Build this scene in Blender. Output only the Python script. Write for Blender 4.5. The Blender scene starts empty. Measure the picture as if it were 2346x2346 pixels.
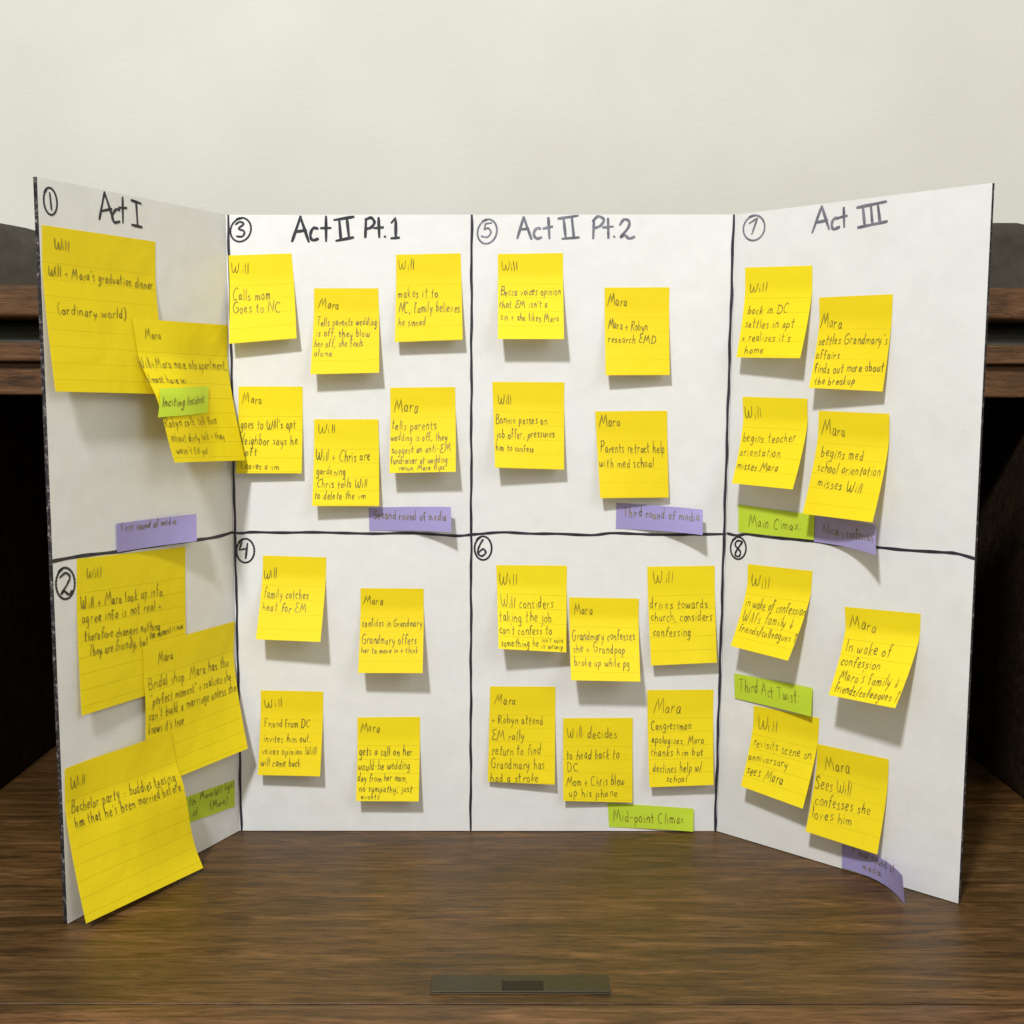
import bpy, math, random
from mathutils import Vector, Euler

random.seed(7)
scene = bpy.context.scene
col = scene.collection

# ------------------------------------------------------------------ camera
CAM_POS = (0.01625, -0.73041, 0.28176)
CAM_ROT = (1.465286, -0.002696, -0.005111)
CAM_LENS = 41.7679

cd = bpy.data.cameras.new('camera')
cam = bpy.data.objects.new('camera', cd)
col.objects.link(cam)
cam.location = CAM_POS
cam.rotation_euler = CAM_ROT
cd.sensor_width = 36.0
cd.sensor_fit = 'HORIZONTAL'
cd.lens = CAM_LENS
cd.clip_start = 0.01
cd.clip_end = 50.0
scene.camera = cam
scene.render.resolution_x = 1024
scene.render.resolution_y = 1024

# ------------------------------------------------------------------ room light
world = bpy.data.worlds.new('World')
scene.world = world
world.use_nodes = True
bg = world.node_tree.nodes['Background']
bg.inputs[0].default_value = (1.0, 0.955, 0.84, 1)
bg.inputs[1].default_value = 0.50

ld = bpy.data.lights.new('room_lamp', 'AREA')          # the ceiling lamp behind and left of the camera
ld.shape = 'DISK'
ld.size = 0.15
ld.energy = 28.5
ld.color = (0.985, 0.99, 1.0)
lamp = bpy.data.objects.new('room_lamp', ld)
col.objects.link(lamp)
lamp.location = (-0.350, -1.252, 1.463)
lamp.rotation_euler = (Vector((0.0, 0.05, 0.25)) - lamp.location).to_track_quat('-Z', 'Y').to_euler()

l2 = bpy.data.lights.new('second_lamp', 'AREA')        # a wider, weaker lamp to the right behind the camera
l2.shape = 'DISK'
l2.size = 0.9
l2.energy = 6.0
l2.color = (1.0, 0.965, 0.90)
lamp2 = bpy.data.objects.new('second_lamp', l2)
col.objects.link(lamp2)
lamp2.location = (1.05, -1.35, 1.20)
lamp2.rotation_euler = (Vector((-0.1, 0.0, 0.2)) - lamp2.location).to_track_quat('-Z', 'Y').to_euler()

scene.view_settings.view_transform = 'Standard'
scene.view_settings.look = 'None'
scene.view_settings.exposure = 0.0
scene.view_settings.gamma = 1.0

# ------------------------------------------------------------------ measured data (metres for panels, millimetres for notes)
PANELS = {
    'L': [(-0.21330, -0.13183, 0.00000), (-0.15250, 0.00000, 0.00000), (-0.21441, -0.13131, 0.38355), (-0.15250, 0.00000, 0.38386)],
    'C': [(-0.15250, 0.00000, 0.00000), (0.15122, 0.00000, 0.00000), (-0.15250, 0.00000, 0.38386), (0.15378, -0.00550, 0.38429)],
    'R': [(0.15122, 0.00000, 0.00000), (0.26479, -0.10666, 0.00000), (0.15378, -0.00550, 0.38429), (0.26155, -0.11801, 0.38449)],
}
NOTES = [
    dict(key='n1', panel='L', on='', over='', colour='yellow', large=1, size=(81.19, 83.23), corners=[(1.63, 360.62), (82.64, 361.14), (79.75, 276.8), (-1.6, 278.62)], base=0.3, lift=(8.0, 8.0), bend=1.0, top_lift=1.0, label='large yellow lined note with (ordinary world) handwritten on it, under the Act I heading',
         lines=[('Will', 7.62, 11.57, 17.87, 11.34, 5.38),
                ("Will + Mara's graduation dinner", 3.16, 24.97, 78.42, 25.94, 5.54),
                ('(ordinary world)', 7.39, 43.89, 55.81, 43.66, 5.2)]),
    dict(key='n2', panel='L', on='', over='n1', colour='yellow', large=1, size=(81.51, 79.56), corners=[(59.75, 317.65), (144.22, 318.02), (140.37, 236.54), (61.9, 240.13)], base=0.3, lift=(26.0, 14.0), bend=1.0, top_lift=1.0, label='large yellow lined note curling over the left fold, with a green marker stuck on it',
         lines=[('Mara', 7.6, 11.26, 19.74, 10.79, 5.28),
                ('Will+Mara move into apartment,', -2.43, 27.2, 79.85, 26.25, 5.74),
                ('almost have sex', -1.64, 35.15, 33.17, 35.58, 4.41),
                ('Robyn calls, tells them', -0.01, 60.01, 59.08, 58.2, 5.08),
                ('about dirty talk + they', 2.76, 68.0, 63.56, 66.94, 4.5),
                ("wasn't fit yet", 4.63, 74.92, 39.47, 75.0, 4.2)]),
    dict(key='inc', panel='L', on='n2', over='', colour='green', large=0, size=(35.0, 12.0), corners=[(0.0611, 0.4849), (0.7154, 0.4577), (0.5949, 0.651), (-0.0571, 0.6863)], base=0.9, lift=(0.0, 0.0), bend=1.0, top_lift=1.0, label='green page marker reading Inciting Incident, stuck on a large yellow note',
         lines=[('Inciting Incident:', 1.32, 7.71, 31.83, 7.42, 3.95)]),
    dict(key='t1', panel='L', on='', over='', colour='purple', large=0, size=(57.84, 15.76), corners=[(45.05, 207.24), (104.9, 206.96), (100.65, 191.58), (44.81, 191.68)], base=0.8, lift=(0.0, 8.0), bend=2.2, top_lift=0.6, label='purple page marker reading First round of media, on the left flap above the marker line',
         lines=[('First round of media', 2.97, 4.66, 43.05, 4.56, 4.34)]),
    dict(key='n3', panel='L', on='', over='', colour='yellow', large=1, size=(85.12, 81.27), corners=[(16.2, 191.83), (100.67, 187.83), (97.02, 107.39), (11.38, 109.94)], base=0.3, lift=(4.0, 1.0), bend=1.0, top_lift=1.0, label='large yellow lined note reading changes nothing, beside the circled 2 on the left flap',
         lines=[('Will', 6.0, 10.79, 16.97, 11.2, 5.84),
                ('Will + Mara look up info,', 2.74, 26.3, 66.74, 26.62, 6.26),
                ('agree info is not real +', 3.05, 34.52, 64.17, 34.24, 5.97),
                ('therefore changes nothing', 4.46, 43.48, 63.0, 46.0, 5.7),
                ('They are friendly, but', 6.81, 51.68, 52.19, 53.06, 5.72),
                ('the moment is now', 53.9, 50.36, 82.57, 48.11, 4.74)]),
    dict(key='n4', panel='L', on='', over='n3', colour='yellow', large=1, size=(81.77, 79.36), corners=[(61.08, 136.67), (144.81, 135.46), (136.93, 58.19), (57.16, 55.73)], base=0.3, lift=(5.0, 14.0), bend=1.0, top_lift=1.0, label='large yellow lined note reading Bridal shop, lapping over the left fold',
         lines=[('Mara', 11.86, 12.55, 24.17, 11.72, 5.87),
                ('Bridal shop. Mara has the', 2.5, 25.09, 76.06, 27.06, 6.66),
                ('"perfect moment" + realizes she', 4.04, 34.17, 77.16, 35.85, 6.05),
                ("can't build a marriage unless she", 2.31, 42.13, 80.33, 43.5, 6.11),
                ("knows it's true", 1.83, 49.68, 30.78, 51.07, 5.86)]),
    dict(key='n5', panel='L', on='', over='n4', colour='yellow', large=1, size=(80.91, 80.99), corners=[(2.22, 83.54), (77.91, 84.33), (84.92, 2.3), (-1.19, 3.97)], base=0.3, lift=(14.0, 20.0), bend=1.0, top_lift=1.0, label='large yellow lined note reading Bachelor party, lowest on the left flap with its bottom lifted',
         lines=[('Will', 3.69, 11.7, 14.21, 12.04, 5.79),
                ('Bachelor party - buddies teasing', 3.71, 25.45, 76.19, 28.47, 6.46),
                ("him that he's been married before", 4.91, 33.6, 78.31, 34.43, 5.72)]),
    dict(key='tg', panel='L', on='', over='', colour='green', large=0, size=(63.71, 16.6), corners=[(76.89, 39.71), (141.04, 34.99), (140.7, 17.74), (77.89, 23.79)], base=0.3, lift=(0.0, 0.0), bend=1.0, top_lift=1.0, label='green page marker low on the left flap, half hidden by the Bachelor party note',
         lines=[('Mara+Will fight', 30.85, 5.1, 62.98, 4.71, 4.71),
                ('th', 19.8, 6.05, 26.21, 6.18, 4.88),
                ('d', 23.05, 13.68, 27.9, 13.46, 4.89),
                ('(Mara)', 39.65, 13.0, 55.62, 12.84, 4.72)]),
    dict(key='b1', panel='C', on='', over='', colour='yellow', large=0, size=(39.27, 52.15), corners=[(1.14, 359.99), (39.14, 361.2), (42.9, 310.18), (2.52, 306.87)], base=0.3, lift=(9.0, 8.0), bend=1.0, top_lift=1.0, label='small yellow note reading Calls mom, against the left fold beside the circled 3',
         lines=[('Will', 1.56, 10.51, 12.23, 10.94, 5.94),
                ('Calls mom', 1.71, 26.81, 24.6, 27.65, 6.61),
                ('Goes to NC', 1.74, 34.23, 30.45, 35.13, 6.45)]),
    dict(key='b2', panel='C', on='', over='', colour='yellow', large=0, size=(39.9, 51.27), corners=[(52.47, 340.49), (91.16, 340.51), (92.5, 289.77), (51.41, 288.73)], base=0.3, lift=(11.0, 10.0), bend=1.0, top_lift=1.0, label='small yellow note reading is off, they blow her off, in the middle of box 3',
         lines=[('Mara', 2.66, 11.64, 15.5, 12.53, 6.27),
                ('Tells parents wedding', 1.95, 22.35, 38.52, 22.58, 5.04),
                ('is off, they blow', 2.02, 28.86, 34.02, 29.29, 5.04),
                ('her off, she feels', 1.22, 35.01, 30.03, 35.24, 4.71),
                ('alone', 1.39, 40.67, 11.95, 40.88, 4.05)]),
    dict(key='b3', panel='C', on='', over='', colour='yellow', large=0, size=(39.7, 52.16), corners=[(102.07, 360.48), (140.81, 361.29), (142.46, 309.49), (101.84, 307.99)], base=0.3, lift=(8.0, 8.0), bend=1.0, top_lift=1.0, label='small yellow note reading makes it to NC, at the top right of box 3',
         lines=[('Will', 1.48, 9.22, 11.01, 9.28, 5.75),
                ('makes it to', 1.22, 25.86, 25.3, 25.73, 5.68),
                ('NC, family believes', 1.78, 34.56, 38.33, 35.31, 6.01),
                ('he sinned', 1.93, 42.28, 17.59, 42.8, 4.87)]),
    dict(key='b4', panel='C', on='', over='', colour='yellow', large=0, size=(39.48, 52.74), corners=[(5.58, 281.4), (44.61, 281.31), (44.12, 228.63), (4.19, 228.62)], base=0.3, lift=(6.0, 5.0), bend=1.0, top_lift=1.0, label='small yellow note reading Neighbor says he left, partly under a curling large note',
         lines=[('Mara', 2.56, 10.7, 14.65, 10.66, 6.6),
                ("goes to Will's apt", 1.7, 25.94, 35.4, 25.68, 6.09),
                ('Neighbor says he', 0.84, 35.39, 36.65, 35.32, 6.08),
                ('left', 2.93, 41.95, 12.19, 41.94, 4.92),
                ('Leaves a vm', 2.72, 50.13, 25.56, 50.37, 4.5)]),
    dict(key='b5', panel='C', on='', over='', colour='yellow', large=0, size=(39.9, 52.48), corners=[(51.44, 261.45), (90.62, 261.52), (91.61, 208.95), (50.99, 209.07)], base=0.8, lift=(9.0, 7.0), bend=1.0, top_lift=1.0, label='small yellow note reading gardening, above the purple Second round of media marker',
         lines=[('Will', 2.55, 8.88, 13.23, 8.29, 5.48),
                ('Will + Chris are', 1.45, 25.39, 34.27, 25.58, 6.41),
                ('gardening', 1.71, 33.58, 19.46, 33.96, 5.07),
                ('Chris tells Will', 1.98, 41.48, 32.64, 41.44, 5.37),
                ('to delete the vm', 1.11, 48.2, 31.63, 48.59, 4.86)]),
    dict(key='b6', panel='C', on='', over='', colour='yellow', large=0, size=(39.81, 50.97), corners=[(97.97, 280.74), (137.51, 281.21), (138.61, 230.47), (98.53, 229.56)], base=0.3, lift=(13.0, 13.0), bend=1.0, top_lift=1.0, label='small yellow note reading fundraiser at wedding venue, lower right of box 3',
         lines=[('Mara', 2.02, 14.79, 16.54, 15.23, 8.62),
                ('tells parents', 0.88, 25.12, 27.97, 25.77, 5.85),
                ('wedding is off, they', 0.34, 31.82, 34.73, 32.63, 5.01),
                ('suggest an anti-EM', 1.17, 39.46, 36.21, 39.28, 4.97),
                ('fundraiser at wedding', 0.67, 45.67, 34.92, 45.84, 4.46),
                ('venue, Mara flips', 5.49, 49.49, 32.98, 49.8, 3.33)]),
    dict(key='t2', panel='C', on='', over='', colour='purple', large=0, size=(51.3, 14.71), corners=[(84.29, 207.11), (135.46, 208.5), (135.99, 193.6), (84.59, 192.62)], base=0.3, lift=(0.0, 13.0), bend=2.6, top_lift=0.6, label='purple page marker reading Second round of media',
         lines=[('Second round of media', 2.72, 7.32, 48.43, 8.39, 5.8)]),
    dict(key='c1', panel='C', on='', over='', colour='yellow', large=0, size=(39.49, 49.57), corners=[(18.49, 177.15), (57.65, 176.02), (56.12, 126.51), (16.32, 127.6)], base=0.3, lift=(15.0, 17.0), bend=1.0, top_lift=1.0, label='small yellow note reading family catches heat for EM, right of the circled 4',
         lines=[('Will', 0.72, 14.69, 9.18, 14.2, 6.16),
                ('family catches', 1.93, 25.93, 29.57, 25.84, 5.85),
                ('heat for EM', 1.82, 33.53, 29.34, 33.4, 5.29)]),
    dict(key='c2', panel='C', on='', over='', colour='yellow', large=0, size=(39.56, 50.07), corners=[(78.67, 156.74), (117.95, 156.59), (118.41, 106.72), (78.58, 106.46)], base=0.3, lift=(14.0, 15.0), bend=1.0, top_lift=1.0, label='small yellow note reading Grandmary offers her to move in',
         lines=[('Mara', 1.89, 9.87, 14.02, 10.23, 5.93),
                ('confides in Grandmary', 1.6, 23.69, 38.54, 23.45, 4.8),
                ('Grandmary offers', 1.43, 33.59, 35.25, 33.68, 5.46),
                ('her to move in + think', 1.42, 38.69, 36.44, 38.93, 3.6)]),
    dict(key='c3', panel='C', on='', over='', colour='yellow', large=0, size=(39.23, 51.92), corners=[(15.46, 91.69), (54.73, 90.93), (53.45, 39.18), (14.27, 39.62)], base=0.3, lift=(8.0, 9.0), bend=1.0, top_lift=1.0, label='small yellow note reading invites him out, lower left of box 4',
         lines=[('Will', 2.84, 11.28, 13.55, 10.4, 5.88),
                ('Friend from DC', 2.62, 23.07, 31.09, 22.95, 4.98),
                ('invites him out,', 2.62, 32.2, 32.33, 31.66, 4.91),
                ('voices opinion Will', 1.76, 39.45, 36.02, 39.05, 4.55),
                ('will come back', 1.58, 46.47, 26.69, 46.46, 4.67)]),
    dict(key='c4', panel='C', on='', over='', colour='yellow', large=0, size=(39.42, 51.41), corners=[(75.99, 74.36), (115.48, 74.86), (115.21, 23.1), (75.87, 23.3)], base=0.3, lift=(9.0, 9.0), bend=1.0, top_lift=1.0, label='small yellow note reading gets a call on her would-be wedding day',
         lines=[('Mara', 1.83, 9.22, 13.98, 9.99, 6.39),
                ('gets a call on her', 1.16, 24.39, 34.57, 24.07, 5.95),
                ('would-be wedding', 0.69, 32.88, 33.34, 32.56, 5.7),
                ('day from her mom,', 0.71, 39.79, 31.85, 39.72, 4.86),
                ('no sympathy, just', 1.72, 46.0, 34.91, 46.25, 4.27),
                ('events', 3.01, 50.09, 14.39, 50.18, 3.24)]),
    dict(key='d1', panel='C', on='', over='', colour='yellow', large=0, size=(39.11, 51.43), corners=[(163.19, 360.89), (202.18, 361.46), (202.9, 309.77), (163.66, 309.73)], base=0.3, lift=(14.0, 14.0), bend=1.0, top_lift=1.0, label='small yellow note reading Becca voices opinion, under the circled 5',
         lines=[('Will', 2.4, 10.35, 11.79, 9.82, 5.49),
                ('Becca voices opinion', 1.41, 25.13, 37.48, 24.99, 5.45),
                ("that EM isn't a", 0.6, 32.56, 29.51, 32.71, 4.62),
                ('sin + she likes Mara', 1.58, 40.14, 36.25, 41.31, 4.94)]),
    dict(key='d2', panel='C', on='', over='', colour='yellow', large=0, size=(38.76, 52.53), corners=[(227.43, 341.0), (266.32, 341.18), (266.92, 288.67), (228.29, 288.45)], base=0.3, lift=(9.0, 6.5), bend=1.0, top_lift=1.0, label='small yellow note reading research EMD, upper right of box 5',
         lines=[('Mara', 2.04, 11.13, 13.43, 11.18, 6.78),
                ('Mara + Robyn', 1.9, 24.97, 25.57, 25.63, 6.2),
                ('research EMD', 1.78, 32.88, 30.64, 33.55, 5.22)]),
    dict(key='d3', panel='C', on='', over='', colour='yellow', large=0, size=(42.86, 52.12), corners=[(160.11, 284.37), (203.93, 284.2), (204.09, 231.46), (162.21, 232.91)], base=0.3, lift=(12.0, 8.0), bend=1.0, top_lift=1.0, label='small yellow note reading job offer, pressures him to confess',
         lines=[('Will', 2.77, 13.95, 11.12, 13.67, 5.49),
                ('Bonnie passes on', 1.36, 25.56, 32.46, 25.12, 5.46),
                ('job offer, pressures', 1.52, 34.19, 37.05, 33.38, 5.09),
                ('him to confess', 0.88, 42.13, 24.22, 42.02, 4.57)]),
    dict(key='d4', panel='C', on='', over='', colour='yellow', large=0, size=(42.86, 52.63), corners=[(222.94, 266.56), (266.56, 267.06), (268.39, 214.3), (226.29, 214.19)], base=0.8, lift=(8.0, 4.0), bend=1.0, top_lift=1.0, label='small yellow note reading Parents retract help with med school',
         lines=[('Mara', 2.02, 9.14, 14.84, 9.24, 6.47),
                ('Parents retract help', 1.98, 25.26, 41.22, 25.51, 6.26),
                ('with med school', 0.77, 34.29, 33.98, 34.26, 5.74)]),
    dict(key='t3', panel='C', on='', over='', colour='purple', large=0, size=(51.59, 15.39), corners=[(236.95, 210.42), (288.75, 207.34), (288.07, 192.58), (236.83, 194.43)], base=0.3, lift=(0.0, 15.0), bend=2.6, top_lift=0.6, label='purple page marker reading Third round of media',
         lines=[('Third round of media', 4.4, 7.87, 49.85, 7.64, 6.18)]),
    dict(key='e1', panel='C', on='', over='', colour='yellow', large=0, size=(42.9, 50.9), corners=[(163.07, 171.5), (206.95, 171.19), (206.77, 118.67), (164.99, 122.26)], base=0.3, lift=(16.0, 10.0), bend=1.0, top_lift=1.0, label='small yellow note reading taking the job, below the circled 6',
         lines=[('Will', 1.67, 12.7, 12.68, 12.39, 7.02),
                ('Will considers', 2.13, 26.78, 34.78, 25.49, 6.73),
                ('taking the job', 0.83, 34.9, 33.91, 33.44, 6.45),
                ("can't confess to", 0.64, 42.44, 33.62, 41.29, 5.55),
                ('something he', 1.57, 49.43, 25.25, 48.66, 4.68),
                ("isn't sure", 27.42, 45.7, 40.99, 45.6, 2.96),
                ('is wrong', 27.22, 49.34, 40.48, 49.09, 3.09)]),
    dict(key='e2', panel='C', on='', over='', colour='yellow', large=0, size=(42.88, 48.08), corners=[(208.61, 151.42), (251.85, 150.67), (252.01, 102.6), (209.51, 103.35)], base=0.8, lift=(18.0, 18.0), bend=1.0, top_lift=1.0, label='small yellow note reading she + Grandpap broke up, in the middle of box 6',
         lines=[('Mara', 3.13, 11.24, 14.06, 10.59, 7.2),
                ('Grandmary confesses', 1.29, 25.98, 40.28, 25.28, 5.92),
                ('she + Grandpap', 1.76, 32.85, 34.14, 32.66, 5.34),
                ('broke up while pg', 2.36, 40.33, 36.61, 40.25, 4.93)]),
    dict(key='e3', panel='C', on='', over='', colour='yellow', large=0, size=(41.37, 60.11), corners=[(256.7, 170.72), (298.51, 171.42), (300.37, 112.0), (259.5, 110.02)], base=0.3, lift=(8.0, 8.0), bend=1.0, top_lift=1.0, label='small yellow note reading drives towards church, upper right of box 6',
         lines=[('Will', 3.75, 10.7, 15.71, 10.08, 7.43),
                ('drives towards', 0.97, 26.22, 36.64, 26.1, 6.43),
                ('church, considers', 1.25, 33.61, 39.18, 34.2, 6.07),
                ('confessing', 2.13, 42.38, 25.6, 43.2, 5.7)]),
    dict(key='e4', panel='C', on='', over='', colour='yellow', large=0, size=(41.69, 60.67), corners=[(159.61, 94.52), (200.67, 94.43), (200.71, 33.35), (158.41, 34.27)], base=0.3, lift=(4.0, 7.0), bend=1.0, top_lift=1.0, label='small yellow note reading had a stroke, lower left of box 6',
         lines=[('Mara', 3.2, 11.12, 16.39, 11.63, 6.84),
                ('+ Robyn attend', 1.44, 23.92, 34.03, 23.72, 5.7),
                ('EM rally', 1.87, 34.07, 22.19, 33.8, 6.19),
                ('return to find', 2.28, 43.49, 32.7, 43.02, 6.51),
                ('Grandmary has', 1.91, 52.48, 35.31, 51.23, 6.15),
                ('had a stroke', 1.69, 60.59, 31.6, 59.4, 5.62)]),
    dict(key='e5', panel='C', on='', over='', colour='yellow', large=0, size=(43.98, 53.14), corners=[(205.76, 74.25), (249.59, 74.59), (250.27, 20.31), (206.2, 22.24)], base=0.8, lift=(5.0, 2.5), bend=1.0, top_lift=1.0, label='small yellow note reading to head back to DC, above the Mid-point Climax marker',
         lines=[('Will decides', 2.71, 13.15, 34.2, 12.77, 7.15),
                ('to head back to', 2.02, 26.41, 35.35, 25.76, 6.6),
                ('DC', 2.44, 34.69, 9.57, 34.3, 5.34),
                ('Mom + Chris blow', 2.0, 43.45, 38.8, 42.26, 6.35),
                ('up his phone', 3.87, 50.24, 34.23, 49.73, 5.46)]),
    dict(key='e6', panel='C', on='', over='', colour='yellow', large=0, size=(41.12, 60.04), corners=[(258.4, 92.38), (300.16, 92.73), (300.77, 33.31), (260.33, 31.76)], base=0.3, lift=(7.0, 7.0), bend=1.0, top_lift=1.0, label='small yellow note reading Congressman apologizes, lower right of box 6',
         lines=[('Mara', 3.67, 14.32, 20.46, 14.55, 8.67),
                ('Congressman', 2.02, 25.27, 27.01, 25.31, 5.88),
                ('apologizes, Mara', 2.25, 33.2, 34.96, 34.51, 5.16),
                ('thanks him but', 1.18, 41.21, 34.54, 41.73, 5.46),
                ('declines help w/', 2.44, 51.12, 33.71, 51.48, 5.75),
                ('school', 10.92, 57.13, 23.91, 57.39, 4.76)]),
    dict(key='tm', panel='C', on='', over='', colour='green', large=0, size=(54.21, 15.17), corners=[(234.78, 18.92), (289.56, 15.68), (289.43, 1.2), (235.92, 3.11)], base=0.3, lift=(0.0, 3.0), bend=2, top_lift=0.4, label='green page marker reading Mid-point Climax at the bottom of the board',
         lines=[('Mid-point Climax', 3.43, 11.59, 48.54, 10.43, 7.26)]),
    dict(key='f1', panel='R', on='', over='', colour='yellow', large=0, size=(45.52, 52.87), corners=[(7.79, 352.72), (53.58, 350.67), (55.5, 298.28), (10.31, 299.45)], base=0.3, lift=(10.0, 13.0), bend=1.0, top_lift=1.0, label='small yellow note reading settles in apt, below the circled 7',
         lines=[('Will', 3.04, 14.44, 15.06, 14.35, 5.58),
                ('back in DC', 3.2, 27.11, 31.59, 27.33, 5.62),
                ('settles in apt', 2.96, 35.53, 36.86, 35.6, 5.62),
                ("+ realizes it's", 1.99, 43.39, 35.98, 43.29, 5.06),
                ('home', 5.44, 50.58, 19.1, 50.2, 4.31)]),
    dict(key='f2', panel='R', on='', over='', colour='yellow', large=0, size=(43.59, 51.66), corners=[(58.69, 332.47), (103.88, 331.95), (103.74, 279.59), (61.79, 281.6)], base=0.3, lift=(13.0, 7.0), bend=1.0, top_lift=1.0, label='small yellow note reading settles affairs, finds out more about the breakup',
         lines=[('Mara', 0.97, 17.6, 14.21, 17.9, 7.23),
                ("settles Grandmary's", 1.12, 26.85, 42.44, 26.19, 5.46),
                ('affairs', 0.67, 35.21, 15.46, 34.74, 4.91),
                ('finds out more about', 1.46, 43.07, 42.37, 41.09, 5.22),
                ('the breakup', 2.83, 49.54, 26.84, 48.77, 4.65)]),
    dict(key='f3', panel='R', on='', over='', colour='yellow', large=0, size=(43.78, 51.3), corners=[(9.21, 275.97), (53.57, 275.24), (56.89, 224.07), (13.7, 224.85)], base=0.8, lift=(15.0, 18.0), bend=1.0, top_lift=1.0, label='small yellow note reading begins teacher orientation',
         lines=[('Will', 1.43, 13.46, 12.98, 12.61, 6.59),
                ('begins teacher', 1.64, 26.79, 37.65, 25.35, 5.93),
                ('orientation', 1.5, 35.21, 29.73, 34.32, 5.37),
                ('misses Mara', 1.01, 42.86, 30.21, 42.68, 5.31)]),
    dict(key='f4', panel='R', on='', over='', colour='yellow', large=0, size=(44.42, 58.13), corners=[(61.7, 268.37), (105.13, 267.36), (107.06, 209.3), (61.67, 210.2)], base=1.3, lift=(14.0, 18.0), bend=1.0, top_lift=1.0, label='small yellow note reading begins med school, overlapping a green and a purple marker',
         lines=[('Mara', 2.85, 13.64, 17.93, 13.65, 7.51),
                ('begins med', 3.91, 25.72, 30.74, 26.3, 6.1),
                ('school orientation', 3.46, 34.01, 42.72, 34.53, 5.74),
                ('misses Will', 5.24, 42.33, 33.78, 43.72, 5.98)]),
    dict(key='tc', panel='R', on='', over='', colour='green', large=0, size=(52.85, 15.83), corners=[(8.32, 210.52), (61.39, 208.08), (61.52, 193.49), (8.95, 193.47)], base=0.3, lift=(0.0, 1.0), bend=1.0, top_lift=1.0, label='green page marker reading Main Cimax above the marker line',
         lines=[('Main Cimax:', 7.97, 11.83, 44.11, 10.75, 6.97)]),
    dict(key='ta', panel='R', on='', over='', colour='purple', large=0, size=(45.46, 15.85), corners=[(61.1, 208.01), (103.73, 206.23), (109.52, 191.2), (61.27, 192.43)], base=0.8, lift=(0.0, 18.0), bend=2.2, top_lift=0.45, label='purple page marker peeking out below a yellow note on the right flap',
         lines=[("Alicia's confession", 5.46, 10.4, 42.99, 9.52, 5.98)]),
    dict(key='g1', panel='R', on='', over='', colour='yellow', large=0, size=(43.08, 49.03), corners=[(16.51, 174.43), (60.75, 175.0), (59.13, 124.97), (17.24, 126.44)], base=0.3, lift=(17.0, 21.0), bend=1.0, top_lift=1.0, label='small yellow note with a down and an up arrow, right below the circled 8',
         lines=[('Will', 2.31, 14.23, 15.46, 14.17, 7.98),
                ('in wake of confession', 1.93, 25.83, 43.15, 25.91, 5.93),
                ("Will's family _", 2.58, 34.09, 37.79, 32.73, 6.06),
                ('friends/colleagues ^', 2.29, 40.21, 43.42, 39.87, 4.71)]),
    dict(key='g2', panel='R', on='', over='', colour='yellow', large=0, size=(43.61, 47.33), corners=[(82.17, 156.6), (127.7, 158.73), (127.85, 111.03), (86.23, 109.82)], base=0.3, lift=(22.0, 26.0), bend=1.0, top_lift=1.0, label='small yellow note reading In wake of confession, hanging farthest right on the board',
         lines=[('Mara', 2.79, 11.98, 18.29, 13.11, 8.01),
                ('In wake of', 2.46, 24.85, 30.14, 24.44, 6.23),
                ('confession', 1.9, 32.07, 26.16, 31.21, 5.19),
                ("Mara's family _", 3.5, 39.28, 40.28, 38.48, 5.57),
                ('friends/colleagues ^', 2.61, 45.22, 43.11, 44.83, 4.51)]),
    dict(key='g3', panel='R', on='', over='', colour='yellow', large=0, size=(44.16, 49.99), corners=[(23.94, 87.17), (68.58, 88.08), (67.87, 36.26), (24.28, 39.02)], base=0.3, lift=(12.0, 14.0), bend=1.0, top_lift=1.0, label='small yellow note reading revisits scene on anniversary',
         lines=[('Will', 3.46, 14.78, 16.68, 13.78, 8.2),
                ('revisits scene on', 2.53, 25.33, 41.8, 24.17, 6.24),
                ('anniversary', 0.76, 33.82, 27.99, 32.02, 4.97),
                ('sees Mara', 1.66, 41.56, 27.24, 41.99, 6.58)]),
    dict(key='tt', panel='R', on='', over='g3', colour='green', large=0, size=(55.2, 16.05), corners=[(9.39, 105.02), (64.46, 105.87), (65.93, 89.42), (10.61, 89.48)], base=0.3, lift=(0.0, 4.0), bend=2, top_lift=0.3, label='green page marker reading Third Act Twist',
         lines=[('Third Act Twist:', 3.8, 10.62, 46.21, 10.17, 7.77)]),
    dict(key='g4', panel='R', on='', over='', colour='yellow', large=0, size=(44.63, 51.85), corners=[(68.19, 72.42), (112.88, 73.06), (113.28, 19.92), (68.76, 21.86)], base=0.8, lift=(11.0, 10.0), bend=1.0, top_lift=1.0, label='small yellow note reading Sees Will, lowest on the right flap',
         lines=[('Mara', 6.07, 14.82, 21.33, 13.62, 8.77),
                ('Sees Will', 0.9, 26.71, 23.72, 25.31, 7.66),
                ('confesses she', 2.53, 35.21, 36.66, 33.37, 6.61),
                ('loves him', 2.22, 43.21, 27.15, 41.44, 6.34)]),
    dict(key='tf', panel='R', on='', over='', colour='purple', large=0, size=(49.05, 14.45), corners=[(86.31, 15.36), (134.07, 17.07), (137.17, 2.5), (86.87, 1.36)], base=0.8, lift=(0.0, 24.0), bend=2.4, top_lift=0.9, label='purple page marker at the foot of the right flap, curling forward',
         lines=[('Final round of', 6.98, 4.42, 39.79, 4.28, 5.69),
                ('media', 13.93, 11.22, 27.4, 11.15, 4.69)]),
]
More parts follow.
